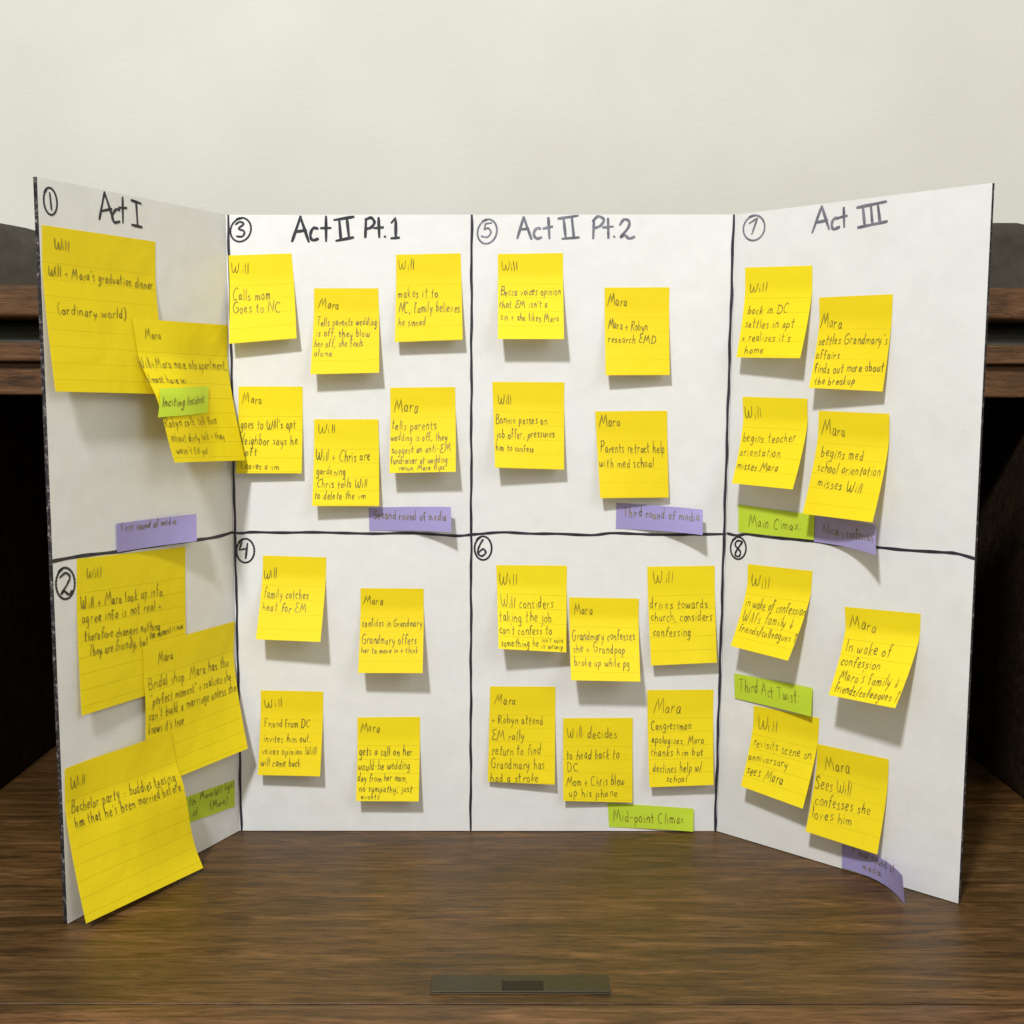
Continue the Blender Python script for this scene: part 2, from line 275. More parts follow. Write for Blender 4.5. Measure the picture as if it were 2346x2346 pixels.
MARKER = [
    ('L', 1.15, [(1, [(5.87, 378.37), (5.05, 377.52), (4.39, 376.4), (3.92, 375.06), (3.68, 373.58), (3.68, 372.06), (3.92, 370.56), (4.39, 369.18), (5.06, 368.01), (5.9, 367.1), (6.86, 366.52), (7.89, 366.29), (8.92, 366.45), (9.89, 366.98), (10.76, 367.85), (11.45, 369.01), (11.94, 370.41), (12.19, 371.95), (12.19, 373.54), (11.93, 375.1), (11.44, 376.53), (10.73, 377.74), (9.85, 378.66), (8.85, 379.25), (7.8, 379.45), (6.74, 379.27), (5.75, 378.72), (4.88, 377.81), (4.17, 376.62)]), (0, [(7.64, 377.04), (8.4, 368.83)])]),
    ('L', 1.5, [(0, [(45.31, 382.74), (40.94, 368.16)]), (0, [(45.29, 382.4), (51.13, 369.14)]), (0, [(42.47, 372.59), (50.15, 374.74)]), (1, [(55.96, 375.02), (53.03, 374.64), (50.25, 370.87), (51.75, 367.98), (55.67, 368.8)]), (0, [(58.52, 381.89), (58.19, 368.42)]), (0, [(55.33, 376.1), (61.23, 376.6)]), (0, [(64.91, 381.25), (72.44, 380.46)]), (0, [(68.69, 380.51), (69.34, 368.15)]), (0, [(64.82, 368.17), (72.59, 367.83)])]),
    ('C', 1.15, [(1, [(9.37, 381.83), (7.92, 381.6), (6.51, 380.99), (5.22, 380.04), (4.14, 378.8), (3.31, 377.33), (2.8, 375.73), (2.63, 374.08), (2.82, 372.49), (3.35, 371.04), (4.2, 369.82), (5.32, 368.91), (6.65, 368.35), (8.1, 368.19), (9.6, 368.43), (11.05, 369.05), (12.38, 370.04), (13.5, 371.33), (14.34, 372.84), (14.87, 374.49), (15.04, 376.18), (14.84, 377.82), (14.29, 379.31), (13.41, 380.56), (12.26, 381.5), (10.9, 382.07), (9.4, 382.24), (7.87, 382.0), (6.37, 381.35)]), (1, [(5.8, 378.32), (8.44, 379.92), (10.69, 378.56), (7.54, 375.92), (10.93, 374.32), (9.89, 371.35), (6.22, 371.35)])]),
    ('C', 1.7, [(0, [(44.97, 383.1), (39.6, 368.3)]), (0, [(44.72, 383.1), (49.63, 368.06)]), (0, [(42.14, 374.07), (48.26, 374.87)]), (1, [(55.2, 375.91), (52.35, 376.07), (50.67, 372.31), (51.84, 369.1), (55.36, 369.9)]), (0, [(60.17, 383.1), (60.07, 368.46)]), (0, [(56.99, 376.15), (62.93, 376.3)]), (0, [(65.02, 380.94), (76.83, 382.85)]), (0, [(68.11, 381.1), (68.95, 369.1)]), (0, [(72.75, 381.49), (73.85, 370.3)]), (0, [(66.1, 368.7), (76.46, 370.7)]), (0, [(84.13, 381.49), (83.63, 370.7)]), (1, [(83.72, 381.09), (87.22, 382.29), (89.15, 379.65), (87.34, 376.7), (84.08, 375.66)]), (0, [(91.69, 382.28), (92.01, 370.7)]), (0, [(88.96, 376.14), (94.41, 376.61)]), (0, [(95.27, 371.34), (95.67, 370.94)]), (0, [(99.38, 379.33), (102.0, 382.28), (101.93, 370.69)]), (0, [(99.08, 370.14), (103.97, 370.53)])]),
    ('C', 1.15, [(1, [(156.54, 380.86), (155.19, 380.46), (153.93, 379.68), (152.81, 378.57), (151.91, 377.2), (151.29, 375.63), (150.96, 373.96), (150.97, 372.28), (151.31, 370.7), (151.96, 369.31), (152.89, 368.19), (154.03, 367.4), (155.34, 366.99), (156.73, 367.0), (158.11, 367.41), (159.42, 368.22), (160.57, 369.36), (161.5, 370.79), (162.14, 372.41), (162.47, 374.13), (162.46, 375.85), (162.1, 377.48), (161.43, 378.91), (160.48, 380.06), (159.3, 380.87), (157.96, 381.28), (156.53, 381.28), (155.11, 380.85), (153.76, 380.03)]), (0, [(159.45, 379.31), (155.64, 378.67), (155.0, 375.32)]), (1, [(155.0, 375.32), (157.43, 376.04), (158.9, 373.48), (156.8, 370.85), (153.23, 371.33)])]),
    ('C', 1.6, [(0, [(178.46, 382.64), (174.75, 370.04)]), (0, [(178.46, 382.64), (183.19, 369.72)]), (0, [(176.9, 375.31), (181.52, 375.87)]), (1, [(188.65, 375.87), (186.05, 375.87), (184.62, 372.68), (186.27, 370.04), (189.26, 370.68)]), (0, [(193.2, 382.24), (193.98, 370.04)]), (0, [(190.27, 375.87), (195.68, 377.06)]), (0, [(199.11, 381.68), (210.82, 383.42)]), (0, [(202.35, 381.83), (203.7, 370.28)]), (0, [(207.19, 382.63), (208.56, 370.68)]), (0, [(201.68, 369.88), (211.64, 370.68)]), (0, [(220.4, 380.63), (220.16, 370.04)]), (1, [(219.76, 380.24), (222.95, 383.02), (226.38, 381.03), (224.25, 377.45), (220.63, 376.1)]), (0, [(228.79, 381.82), (229.23, 370.28)]), (0, [(225.89, 376.49), (231.94, 377.05)]), (0, [(232.53, 371.31), (232.86, 370.91)]), (1, [(235.97, 378.0), (238.34, 381.18), (241.43, 380.07), (240.86, 376.25), (236.51, 370.83), (238.91, 372.03), (241.62, 370.04), (244.84, 371.07)])]),
    ('R', 1.15, [(1, [(12.95, 382.29), (11.21, 382.14), (9.55, 381.6), (8.09, 380.69), (6.91, 379.45), (6.07, 377.97), (5.64, 376.32), (5.64, 374.6), (6.07, 372.91), (6.91, 371.37), (8.11, 370.05), (9.6, 369.03), (11.3, 368.38), (13.09, 368.14), (14.88, 368.32), (16.57, 368.9), (18.05, 369.85), (19.24, 371.13), (20.08, 372.65), (20.51, 374.33), (20.5, 376.07), (20.07, 377.78), (19.23, 379.35), (18.02, 380.71), (16.51, 381.76), (14.78, 382.44), (12.94, 382.72), (11.09, 382.56), (9.34, 381.99)]), (0, [(9.65, 378.32), (15.38, 380.96), (11.75, 371.88)])]),
    ('R', 1.6, [(0, [(58.2, 383.27), (52.65, 369.11)]), (0, [(58.2, 383.27), (63.44, 370.08)]), (0, [(55.11, 374.51), (62.16, 375.1)]), (1, [(69.39, 375.57), (66.31, 375.45), (64.99, 372.47), (66.36, 369.82), (69.98, 370.74)]), (0, [(72.13, 380.97), (72.86, 370.31)]), (0, [(69.19, 375.84), (74.42, 376.33)]), (0, [(80.38, 380.11), (97.76, 381.54)]), (0, [(83.92, 380.16), (85.49, 369.71)]), (0, [(88.71, 380.47), (90.08, 370.1)]), (0, [(92.81, 380.85), (94.63, 370.49)]), (0, [(81.31, 369.27), (98.68, 370.92)])]),
    ('L', 1.3, [(1, [(6.09, 187.67), (4.72, 187.06), (3.51, 186.05), (2.54, 184.69), (1.87, 183.06), (1.53, 181.25), (1.55, 179.36), (1.92, 177.5), (2.63, 175.77), (3.64, 174.28), (4.9, 173.11), (6.32, 172.34), (7.85, 172.0), (9.38, 172.14), (10.82, 172.74), (12.09, 173.77), (13.12, 175.18), (13.83, 176.89), (14.19, 178.79), (14.16, 180.78), (13.76, 182.72), (13.0, 184.52), (11.93, 186.06), (10.61, 187.24), (9.13, 188.01), (7.56, 188.31), (5.99, 188.14), (4.53, 187.49), (3.25, 186.42)]), (1, [(4.18, 183.78), (8.26, 185.57), (10.99, 183.12), (9.02, 179.64), (4.61, 175.08), (6.88, 176.21), (9.9, 174.02), (12.06, 175.74)])]),
    ('C', 1.2, [(1, [(5.92, 186.71), (4.74, 185.97), (3.71, 184.88), (2.89, 183.5), (2.35, 181.9), (2.1, 180.18), (2.16, 178.43), (2.54, 176.77), (3.2, 175.28), (4.13, 174.06), (5.25, 173.18), (6.52, 172.68), (7.84, 172.61), (9.16, 172.96), (10.38, 173.73), (11.44, 174.86), (12.28, 176.29), (12.84, 177.94), (13.1, 179.72), (13.03, 181.51), (12.63, 183.22), (11.94, 184.75), (10.99, 186.01), (9.84, 186.91), (8.54, 187.42), (7.17, 187.49), (5.82, 187.13), (4.57, 186.35), (3.47, 185.19)]), (0, [(5.35, 185.27), (3.87, 180.6), (8.76, 181.43)]), (0, [(8.99, 184.71), (7.66, 175.19)])]),
    ('C', 1.2, [(1, [(153.16, 188.6), (152.05, 187.87), (151.09, 186.79), (150.34, 185.43), (149.85, 183.85), (149.65, 182.15), (149.75, 180.43), (150.15, 178.78), (150.83, 177.31), (151.74, 176.11), (152.84, 175.23), (154.06, 174.74), (155.33, 174.67), (156.58, 175.02), (157.73, 175.78), (158.72, 176.89), (159.49, 178.31), (159.99, 179.94), (160.19, 181.69), (160.08, 183.46), (159.67, 185.16), (158.97, 186.66), (158.03, 187.9), (156.9, 188.8), (155.65, 189.3), (154.34, 189.37), (153.06, 189.01), (151.87, 188.24), (150.85, 187.09)]), (1, [(154.82, 187.43), (152.49, 183.19), (151.66, 179.2), (154.02, 177.09), (156.53, 179.21), (155.01, 181.5), (152.33, 179.54)])]),
    ('R', 1.2, [(1, [(7.15, 189.42), (5.99, 188.64), (5.01, 187.55), (4.26, 186.2), (3.8, 184.68), (3.64, 183.08), (3.8, 181.49), (4.28, 180.0), (5.04, 178.7), (6.04, 177.67), (7.22, 176.98), (8.52, 176.66), (9.86, 176.72), (11.16, 177.18), (12.34, 178.0), (13.34, 179.13), (14.09, 180.52), (14.56, 182.07), (14.72, 183.71), (14.56, 185.33), (14.07, 186.85), (13.3, 188.18), (12.28, 189.23), (11.08, 189.96), (9.75, 190.3), (8.37, 190.25), (7.03, 189.8), (5.8, 188.97), (4.76, 187.8)]), (1, [(12.0, 187.74), (8.45, 188.02), (7.03, 185.1), (10.71, 181.55), (10.11, 178.62), (7.26, 178.85), (7.97, 181.71), (12.01, 187.48)])]),
    ('L', 1.9, [(1, [(-0.6, 192.72), (19.49, 192.92), (46.17, 191.82), (71.85, 191.53), (99.43, 190.85), (127.93, 190.25), (145.35, 191.42)])]),
    ('C', 1.7, [(1, [(-0.04, 191.19), (6.09, 191.03), (11.97, 191.64), (31.27, 191.35), (49.73, 191.65), (70.7, 191.19), (87.47, 190.9), (108.44, 191.29), (121.85, 190.73), (138.62, 189.67), (147.17, 190.37)])]),
    ('C', 1.7, [(1, [(147.1, 190.37), (153.13, 190.89), (167.38, 191.94), (184.14, 191.14), (200.9, 191.09), (221.85, 190.3), (234.39, 191.6), (251.15, 191.05), (267.9, 190.67), (304.88, 191.18)])]),
    ('R', 1.7, [(1, [(0.84, 191.85), (7.82, 191.26), (15.83, 192.66), (32.57, 192.2), (60.8, 192.54), (78.79, 191.95), (100.33, 192.82), (116.91, 192.87), (136.81, 193.69), (146.08, 193.86), (156.37, 192.05)])]),
]
HAND = {
    'A': (0.62, ['0,0 .28,1 .56,0', '.1,.38 .46,.36']),
    'B': (0.6, ['.08,0 .1,1', '~.06,.98 .42,.96 .42,.6 .12,.54 .5,.46 .5,.08 .06,.02']),
    'C': (0.62, ['~.55,.84 .4,1 .14,.8 .06,.4 .2,.06 .5,.06']),
    'D': (0.66, ['.1,0 .12,1', '~.04,.98 .42,.92 .58,.55 .42,.1 .06,0']),
    'E': (0.55, ['~.48,.95 .16,.98 .1,.7 .32,.54 .1,.4 .06,.06 .48,.04']),
    'F': (0.52, ['.08,0 .1,.98 .48,1', '.1,.52 .4,.54']),
    'G': (0.66, ['~.52,.86 .32,1 .08,.7 .08,.25 .3,0 .54,.2 .52,.46 .3,.46']),
    'I': (0.2, ['.1,0 .1,1']),
    'L': (0.5, ['.1,1 .08,.02 .46,.04']),
    'M': (0.85, ['0,-.05 .2,1 .4,.22 .62,1.02 .8,0']),
    'N': (0.65, ['.02,0 .12,.96 .5,.02 .6,1']),
    'P': (0.55, ['.08,0 .12,1', '~.02,.94 .4,1 .5,.7 .3,.5 .12,.5']),
    'R': (0.6, ['.06,0 .1,1', '~.02,.94 .4,1 .48,.72 .12,.52', '.16,.52 .54,0']),
    'S': (0.55, ['~.48,.86 .3,1 .1,.8 .26,.54 .46,.3 .3,.02 .04,.1']),
    'T': (0.6, ['0,.98 .58,1', '.28,.98 .3,0']),
    'W': (0.8, ['~0,1 .06,.3 .2,.02 .34,.3 .38,.66', '~.38,.66 .42,.2 .54,.02 .68,.35 .72,.98']),
    'a': (0.4, ['~.3,.46 .14,.5 .04,.22 .14,.02 .28,.2 .31,.46', '~.31,.44 .3,.12 .38,.02']),
    'b': (0.42, ['.06,1 .05,.02', '~.06,.3 .2,.48 .36,.3 .26,.04 .06,.06']),
    'c': (0.34, ['~.3,.42 .18,.5 .04,.25 .14,.02 .3,.08']),
    'd': (0.42, ['~.3,.4 .14,.48 .03,.22 .14,.02 .3,.2', '.33,1 .32,0']),
    'e': (0.38, ['~.05,.24 .28,.3 .26,.48 .1,.46 .04,.2 .14,.02 .34,.08']),
    'f': (0.34, ['~.34,.86 .24,1 .14,.8 .13,-.04', '.02,.5 .3,.52']),
    'g': (0.4, ['~.3,.44 .14,.5 .04,.24 .14,.04 .28,.2 .32,.46', '~.32,.46 .3,-.2 .18,-.42 .04,-.3']),
    'h': (0.42, ['.06,1 .05,0', '~.06,.3 .2,.5 .33,.36 .35,0']),
    'i': (0.16, ['.07,.46 .08,0', '.09,.66 .1,.7']),
    'j': (0.2, ['~.14,.46 .14,-.2 .0,-.38', '.15,.66 .16,.7']),
    'k': (0.4, ['.06,1 .05,0', '.32,.5 .08,.22 .36,0']),
    'l': (0.15, ['.07,1 .07,0']),
    'm': (0.6, ['.04,.48 .05,0', '~.05,.3 .16,.48 .26,.36 .27,0', '~.27,.3 .38,.48 .5,.36 .53,0']),
    'n': (0.4, ['.04,.48 .05,0', '~.05,.28 .18,.5 .32,.36 .34,0']),
    'o': (0.38, ['~.2,.48 .04,.34 .08,.06 .24,.02 .34,.24 .24,.48 .16,.48']),
    'p': (0.42, ['.06,.48 .04,-.42', '~.05,.32 .2,.5 .36,.3 .24,.04 .05,.08']),
    'r': (0.3, ['.04,.48 .05,0', '~.05,.26 .14,.46 .28,.46']),
    's': (0.32, ['~.28,.44 .14,.5 .06,.38 .2,.24 .24,.08 .04,.02']),
    't': (0.32, ['~.14,.86 .13,.1 .22,0', '.0,.5 .3,.54']),
    'u': (0.4, ['~.04,.48 .06,.08 .2,.02 .3,.2 .32,.48', '.32,.48 .34,0']),
    'v': (0.38, ['.02,.48 .16,0 .34,.48']),
    'w': (0.54, ['~.02,.48 .08,.06 .2,.06 .26,.4', '~.26,.4 .32,.04 .44,.1 .5,.48']),
    'x': (0.38, ['.04,.48 .34,0', '.32,.48 .02,0']),
    'y': (0.4, ['~.04,.48 .08,.16 .2,.12 .3,.3', '.33,.48 .3,.1 .1,-.42']),
    'z': (0.36, ['.03,.46 .3,.46 .04,.02 .34,.02']),
    '+': (0.4, ['0,.32 .38,.32', '.19,.58 .18,.04']),
    ',': (0.18, ['.1,.06 .04,-.16']),
    '.': (0.14, ['.05,.02 .07,.05']),
    ':': (0.16, ['.06,.06 .07,.1', '.07,.4 .08,.44']),
    "'": (0.12, ['.08,1 .05,.8']),
    '"': (0.2, ['.06,1 .05,.82', '.14,1 .13,.82']),
    '-': (0.36, ['.04,.34 .3,.36']),
    '/': (0.34, ['.02,-.15 .3,1.05']),
    '(': (0.26, ['~.22,1.05 .06,.7 .05,.3 .2,-.2']),
    ')': (0.26, ['~.04,1.05 .2,.7 .18,.2 .02,-.2']),
    '^': (0.36, ['.18,1.05 .16,-.05', '.02,.75 .18,1.05 .34,.78']),
    '_': (0.36, ['.16,.95 .18,-.05', '.02,.3 .18,-.05 .34,.32']),
    ' ': (0.24, []),
}


# ------------------------------------------------------------------ helpers
def link(name, me, mats=(), parent=None):
    o = bpy.data.objects.new(name, me)
    col.objects.link(o)
    for m in mats:
        me.materials.append(m)
    if parent:
        o.parent = parent
    return o

def mesh(name, verts, faces, mats=(), parent=None, mat_ids=None, smooth=False, uvs=None):
    me = bpy.data.meshes.new(name)
    me.from_pydata([tuple(v) for v in verts], [], faces)
    if uvs:
        l = me.uv_layers.new(name='UVMap')
        for lp in me.loops:
            l.data[lp.index].uv = uvs[lp.vertex_index]
    me.update()
    o = link(name, me, mats, parent)
    if mat_ids:
        for p, i in zip(me.polygons, mat_ids):
            p.material_index = i
    if smooth:
        for p in me.polygons:
            p.use_smooth = True
    return o

def empty(name, loc=(0, 0, 0)):
    o = bpy.data.objects.new(name, None)
    o.empty_display_size = 0.02
    col.objects.link(o)
    o.location = loc
    return o

def tag(o, label, cat, group=None):
    o['label'] = label
    o['category'] = cat
    if group:
        o['group'] = group
    return o

def box(name, x0, x1, y0, y1, z0, z1, mat, parent=None, bevel=0.0015):
    v = [(x, y, z) for x in (x0, x1) for y in (y0, y1) for z in (z0, z1)]
    f = [(0, 1, 3, 2), (4, 6, 7, 5), (0, 4, 5, 1), (2, 3, 7, 6), (0, 2, 6, 4), (1, 5, 7, 3)]
    o = mesh(name, v, f, [mat], parent)
    if bevel:
        m = o.modifiers.new('bevel', 'BEVEL')
        m.width = bevel
        m.segments = 3
        m.limit_method = 'ANGLE'
        for p in o.data.polygons:
            p.use_smooth = True
        o.modifiers.new('wn', 'WEIGHTED_NORMAL')
    return o

def extrude_profile(name, prof, x0, x1, mat, parent=None, smooth=True):
    """prof: closed list of (y, z), swept along x"""
    n = len(prof)
    v = [(x0, y, z) for y, z in prof] + [(x1, y, z) for y, z in prof]
    f = [(i, (i + 1) % n, n + (i + 1) % n, n + i) for i in range(n)]
    f += [tuple(range(n))[::-1], tuple(range(n, 2 * n))]
    return mesh(name, v, f, [mat], parent, smooth=False)

class Mat:
    def __init__(s, name, rough=0.5, spec=0.5):
        s.m = bpy.data.materials.new(name)
        s.m.use_nodes = True
        s.t = s.m.node_tree
        s.b = s.t.nodes['Principled BSDF']
        s.b.inputs['Roughness'].default_value = rough
        s.b.inputs['Specular IOR Level'].default_value = spec
    def n(s, typ, **kw):
        nd = s.t.nodes.new(typ)
        for k, v in kw.items():
            setattr(nd, k, v)
        return nd
    def l(s, a, b):
        s.t.links.new(a, b)
    def coords(s, scale=(1, 1, 1), kind='Object'):
        tc = s.n('ShaderNodeTexCoord')
        mp = s.n('ShaderNodeMapping')
        mp.inputs['Scale'].default_value = scale
        s.l(tc.outputs[kind], mp.inputs['Vector'])
        return mp.outputs['Vector']
    def noise(s, vec, scale, detail=3, rough=0.55, dist=0):
        nz = s.n('ShaderNodeTexNoise')
        nz.inputs['Scale'].default_value = scale
        nz.inputs['Detail'].default_value = detail
        nz.inputs['Roughness'].default_value = rough
        nz.inputs['Distortion'].default_value = dist
        s.l(vec, nz.inputs['Vector'])
        return nz.outputs['Fac']
    def ramp(s, fac, stops):
        r = s.n('ShaderNodeValToRGB')
        e = r.color_ramp.elements
        while len(e) < len(stops):
            e.new(0.5)
        for el, (p, c) in zip(e, stops):
            el.position = p
            el.color = (*c, 1)
        s.l(fac, r.inputs['Fac'])
        return r.outputs['Color']
    def mix(s, fac, a, b, mode='MIX'):
        mx = s.n('ShaderNodeMix', data_type='RGBA', blend_type=mode)
        for sock, val in ((mx.inputs[0], fac), (mx.inputs[6], a), (mx.inputs[7], b)):
            if hasattr(val, 'is_output'):
                s.l(val, sock)
            else:
                sock.default_value = val if not isinstance(val, tuple) else (*val, 1)
        return mx.outputs[2]
    def math(s, op, a, b=0.0, c=None):
        m = s.n('ShaderNodeMath', operation=op)
        for i, v in enumerate((a, b) if c is None else (a, b, c)):
            if hasattr(v, 'is_output'):
                s.l(v, m.inputs[i])
            else:
                m.inputs[i].default_value = v
        return m.outputs[0]
    def color(s, c):
        if hasattr(c, 'is_output'):
            s.l(c, s.b.inputs['Base Color'])
        else:
            s.b.inputs['Base Color'].default_value = (*c, 1)
    def bump(s, h, strength, dist=0.001):
        b = s.n('ShaderNodeBump')
        b.inputs['Strength'].default_value = strength
        b.inputs['Distance'].default_value = dist
        s.l(h, b.inputs['Height'])
        s.l(b.outputs['Normal'], s.b.inputs['Normal'])

# ------------------------------------------------------------------ materials
def mat_board():
    m = Mat('white_board_paper', 0.55, 0.35)
    v = m.coords()
    fine = m.noise(v, 900, 2)
    mid = m.noise(v, 90, 4)
    big = m.noise(v, 14, 3)
    c = m.ramp(mid, [(0.3, (0.735, 0.745, 0.755)), (0.7, (0.785, 0.79, 0.80))])
    c = m.mix(m.math('MULTIPLY', fine, 0.22), c, (0.66, 0.67, 0.70))
    c = m.mix(m.math('MULTIPLY', big, 0.30), c, (0.72, 0.715, 0.62))
    grime = m.ramp(m.noise(v, 28, 5, 0.6, 0.6), [(0.50, (0, 0, 0)), (0.72, (1, 1, 1))])
    c = m.mix(m.math('MULTIPLY', grime, 0.16), c, (0.60, 0.58, 0.55))
    dot = m.ramp(m.noise(v, 420, 2), [(0.765, (0, 0, 0)), (0.79, (1, 1, 1))])
    c = m.mix(m.math('MULTIPLY', dot, 0.5), c, (0.25, 0.23, 0.22))
    m.color(c)
    m.bump(m.math('ADD', m.math('MULTIPLY', big, 1.0), m.math('MULTIPLY', fine, 0.05)), 0.38, 0.0035)
    return m.m

def mat_edge():
    m = Mat('cut_board_edge', 0.85, 0.2)
    v = m.coords((1, 1, 1))
    a = m.noise(v, 380, 3, 0.7)
    m.color(m.ramp(a, [(0.38, (0.012, 0.011, 0.014)), (0.56, (0.05, 0.043, 0.045)), (0.68, (0.26, 0.24, 0.23))]))
    m.bump(a, 0.8, 0.001)
    return m.m

def mat_back():
    m = Mat('black_board_back', 0.7, 0.3)
    m.color((0.014, 0.013, 0.018))
    return m.m

def mat_note(name, base, dark, ruled):
    m = Mat(name, 0.62, 0.25)
    v = m.coords()
    fib = m.noise(v, 420, 4, 0.65)
    blot = m.noise(v, 40, 3)
    c = m.mix(m.math('MULTIPLY', fib, 0.35), base, dark)
    c = m.mix(m.math('MULTIPLY', blot, 0.18), c, dark)
    if ruled:
        tc = m.n('ShaderNodeTexCoord')
        sp = m.n('ShaderNodeSeparateXYZ')
        m.l(tc.outputs['UV'], sp.inputs[0])
        y = sp.outputs[1]
        fr = m.math('ABSOLUTE', m.math('SUBTRACT', y, m.math('ROUND', y)))
        on = m.math('MULTIPLY', m.math('LESS_THAN', fr, 0.019), m.math('GREATER_THAN', y, -0.5))
        worn = m.math('ADD', m.math('MULTIPLY', m.noise(v, 260, 3), 0.45), 0.08)
        c = m.mix(m.math('MULTIPLY', on, worn), c, (0.17, 0.13, 0.01))
    oi = m.n('ShaderNodeObjectInfo')
    c = m.mix(m.math('MULTIPLY', oi.outputs['Random'], 0.55), c, dark)
    crease = m.noise(m.coords((1, 1, 1)), 22, 2, 0.4, 1.2)
    m.color(c)
    m.bump(m.math('ADD', m.math('MULTIPLY', crease, 2.2), m.math('ADD', m.math('MULTIPLY', blot, 1.0), m.math('MULTIPLY', fib, 0.08))), 0.35, 0.0012)
    out = [n for n in m.t.nodes if n.type == 'OUTPUT_MATERIAL'][0]
    tr = m.n('ShaderNodeBsdfTranslucent')
    m.l(c, tr.inputs['Color'])
    ms = m.n('ShaderNodeMixShader')
    ms.inputs[0].default_value = 0.16
    m.l(m.b.outputs[0], ms.inputs[1])
    m.l(tr.outputs[0], ms.inputs[2])
    m.l(ms.outputs[0], out.inputs['Surface'])
    return m.m

def mat_pen():
    m = Mat('ballpoint_ink', 0.5, 0.3)
    v = m.coords()
    m.color(m.ramp(m.noise(v, 170, 3), [(0.3, (0.075, 0.062, 0.020)), (0.7, (0.30, 0.24, 0.035))]))
    return m.m

def mat_marker(name='marker_ink', a=(0.010, 0.010, 0.018), b=(0.035, 0.034, 0.05)):
    m = Mat(name, 0.42, 0.5)
    v = m.coords()
    m.color(m.ramp(m.noise(v, 160, 3), [(0.35, a), (0.7, b)]))
    return m.m

def mat_wood(name, tint=(1, 1, 1), rough=0.42, axis=(1, 1, 1), seed=0.0, spec=0.5):
    """oak-like veneer whose grain runs along x"""
    m = Mat(name, rough, spec)
    tc = m.n('ShaderNodeTexCoord')
    mp = m.n('ShaderNodeMapping')
    mp.inputs['Location'].default_value = (seed, seed * 0.7, seed * 0.3)
    mp.inputs['Scale'].default_value = (1.0, 7.0, 7.0)
    m.l(tc.outputs['Object'], mp.inputs['Vector'])
    v = mp.outputs['Vector']
    warp = m.noise(v, 3.0, 4, 0.6)
    wv = m.n('ShaderNodeTexWave', wave_type='BANDS', bands_direction='Y')
    wv.inputs['Scale'].default_value = 2.2
    wv.inputs['Distortion'].default_value = 7.0
    wv.inputs['Detail'].default_value = 4
    wv.inputs['Detail Scale'].default_value = 1.6
    m.l(v, wv.inputs['Vector'])
    mp2 = m.n('ShaderNodeMapping')
    mp2.inputs['Scale'].default_value = (60.0, 520.0, 520.0)
    m.l(tc.outputs['Object'], mp2.inputs['Vector'])
    pores = m.noise(mp2.outputs['Vector'], 1.0, 4, 0.7)
    mp3 = m.n('ShaderNodeMapping')
    mp3.inputs['Scale'].default_value = (13.0, 120.0, 120.0)
    m.l(tc.outputs['Object'], mp3.inputs['Vector'])
    streak = m.noise(mp3.outputs['Vector'], 1.0, 6, 0.7, 1.1)
    T = lambda c: tuple(a * b for a, b in zip(c, tint))
    c = m.ramp(streak, [(0.36, T((0.026, 0.014, 0.005))), (0.47, T((0.105, 0.060, 0.024))), (0.56, T((0.165, 0.100, 0.048))), (0.68, T((0.285, 0.180, 0.105)))])
    c = m.mix(m.math('MULTIPLY', wv.outputs['Fac'], 0.30), c, T((0.062, 0.042, 0.012)))
    c = m.mix(m.math('MULTIPLY', warp, 0.28), c, T((0.16, 0.092, 0.045)))
    age = m.ramp(m.noise(m.coords((2.2, 5.5, 5.5)), 2.4, 4, 0.65, 0.8), [(0.36, (0, 0, 0)), (0.66, (1, 1, 1))])
    c = m.mix(m.math('MULTIPLY', age, 0.45), c, T((0.040, 0.032, 0.012)))
    pm = m.ramp(pores, [(0.36, (1, 1, 1)), (0.50, (0, 0, 0))])
    c = m.mix(m.math('MULTIPLY', pm, 0.65), c, T((0.030, 0.016, 0.006)))
    m.color(c)
    m.l(m.math('ADD', m.math('MULTIPLY', streak, 0.25), rough - 0.12), m.b.inputs['Roughness'])
    m.bump(m.math('ADD', m.math('MULTIPLY', pores, 0.7), m.math('MULTIPLY', streak, 0.5)), 0.8, 0.0008)
    return m.m

def mat_wall():
    m = Mat('cream_wall_paint', 0.75, 0.2)
    v = m.coords()
    a = m.noise(v, 6, 4)
    b = m.noise(v, 220, 3)
    c = m.ramp(a, [(0.3, (0.70, 0.70, 0.635)), (0.7, (0.755, 0.755, 0.70))])
    c = m.mix(m.math('MULTIPLY', b, 0.2), c, (0.64, 0.64, 0.585))
    m.color(c)
    m.bump(m.math('ADD', b, m.math('MULTIPLY', a, 3.0)), 0.16, 0.002)
    return m.m

def mat_plain(name, c, rough=0.6, spec=0.4, var=0.3, scale=120, metal=0.0):
    m = Mat(name, rough, spec)
    m.b.inputs['Metallic'].default_value = metal
    v = m.coords()
    nz = m.noise(v, scale, 4, 0.65)
    m.color(m.mix(nz, tuple(x * (1 - var) for x in c), tuple(x * (1 + var) for x in c)))
    m.bump(nz, 0.3, 0.0008)
    return m.m

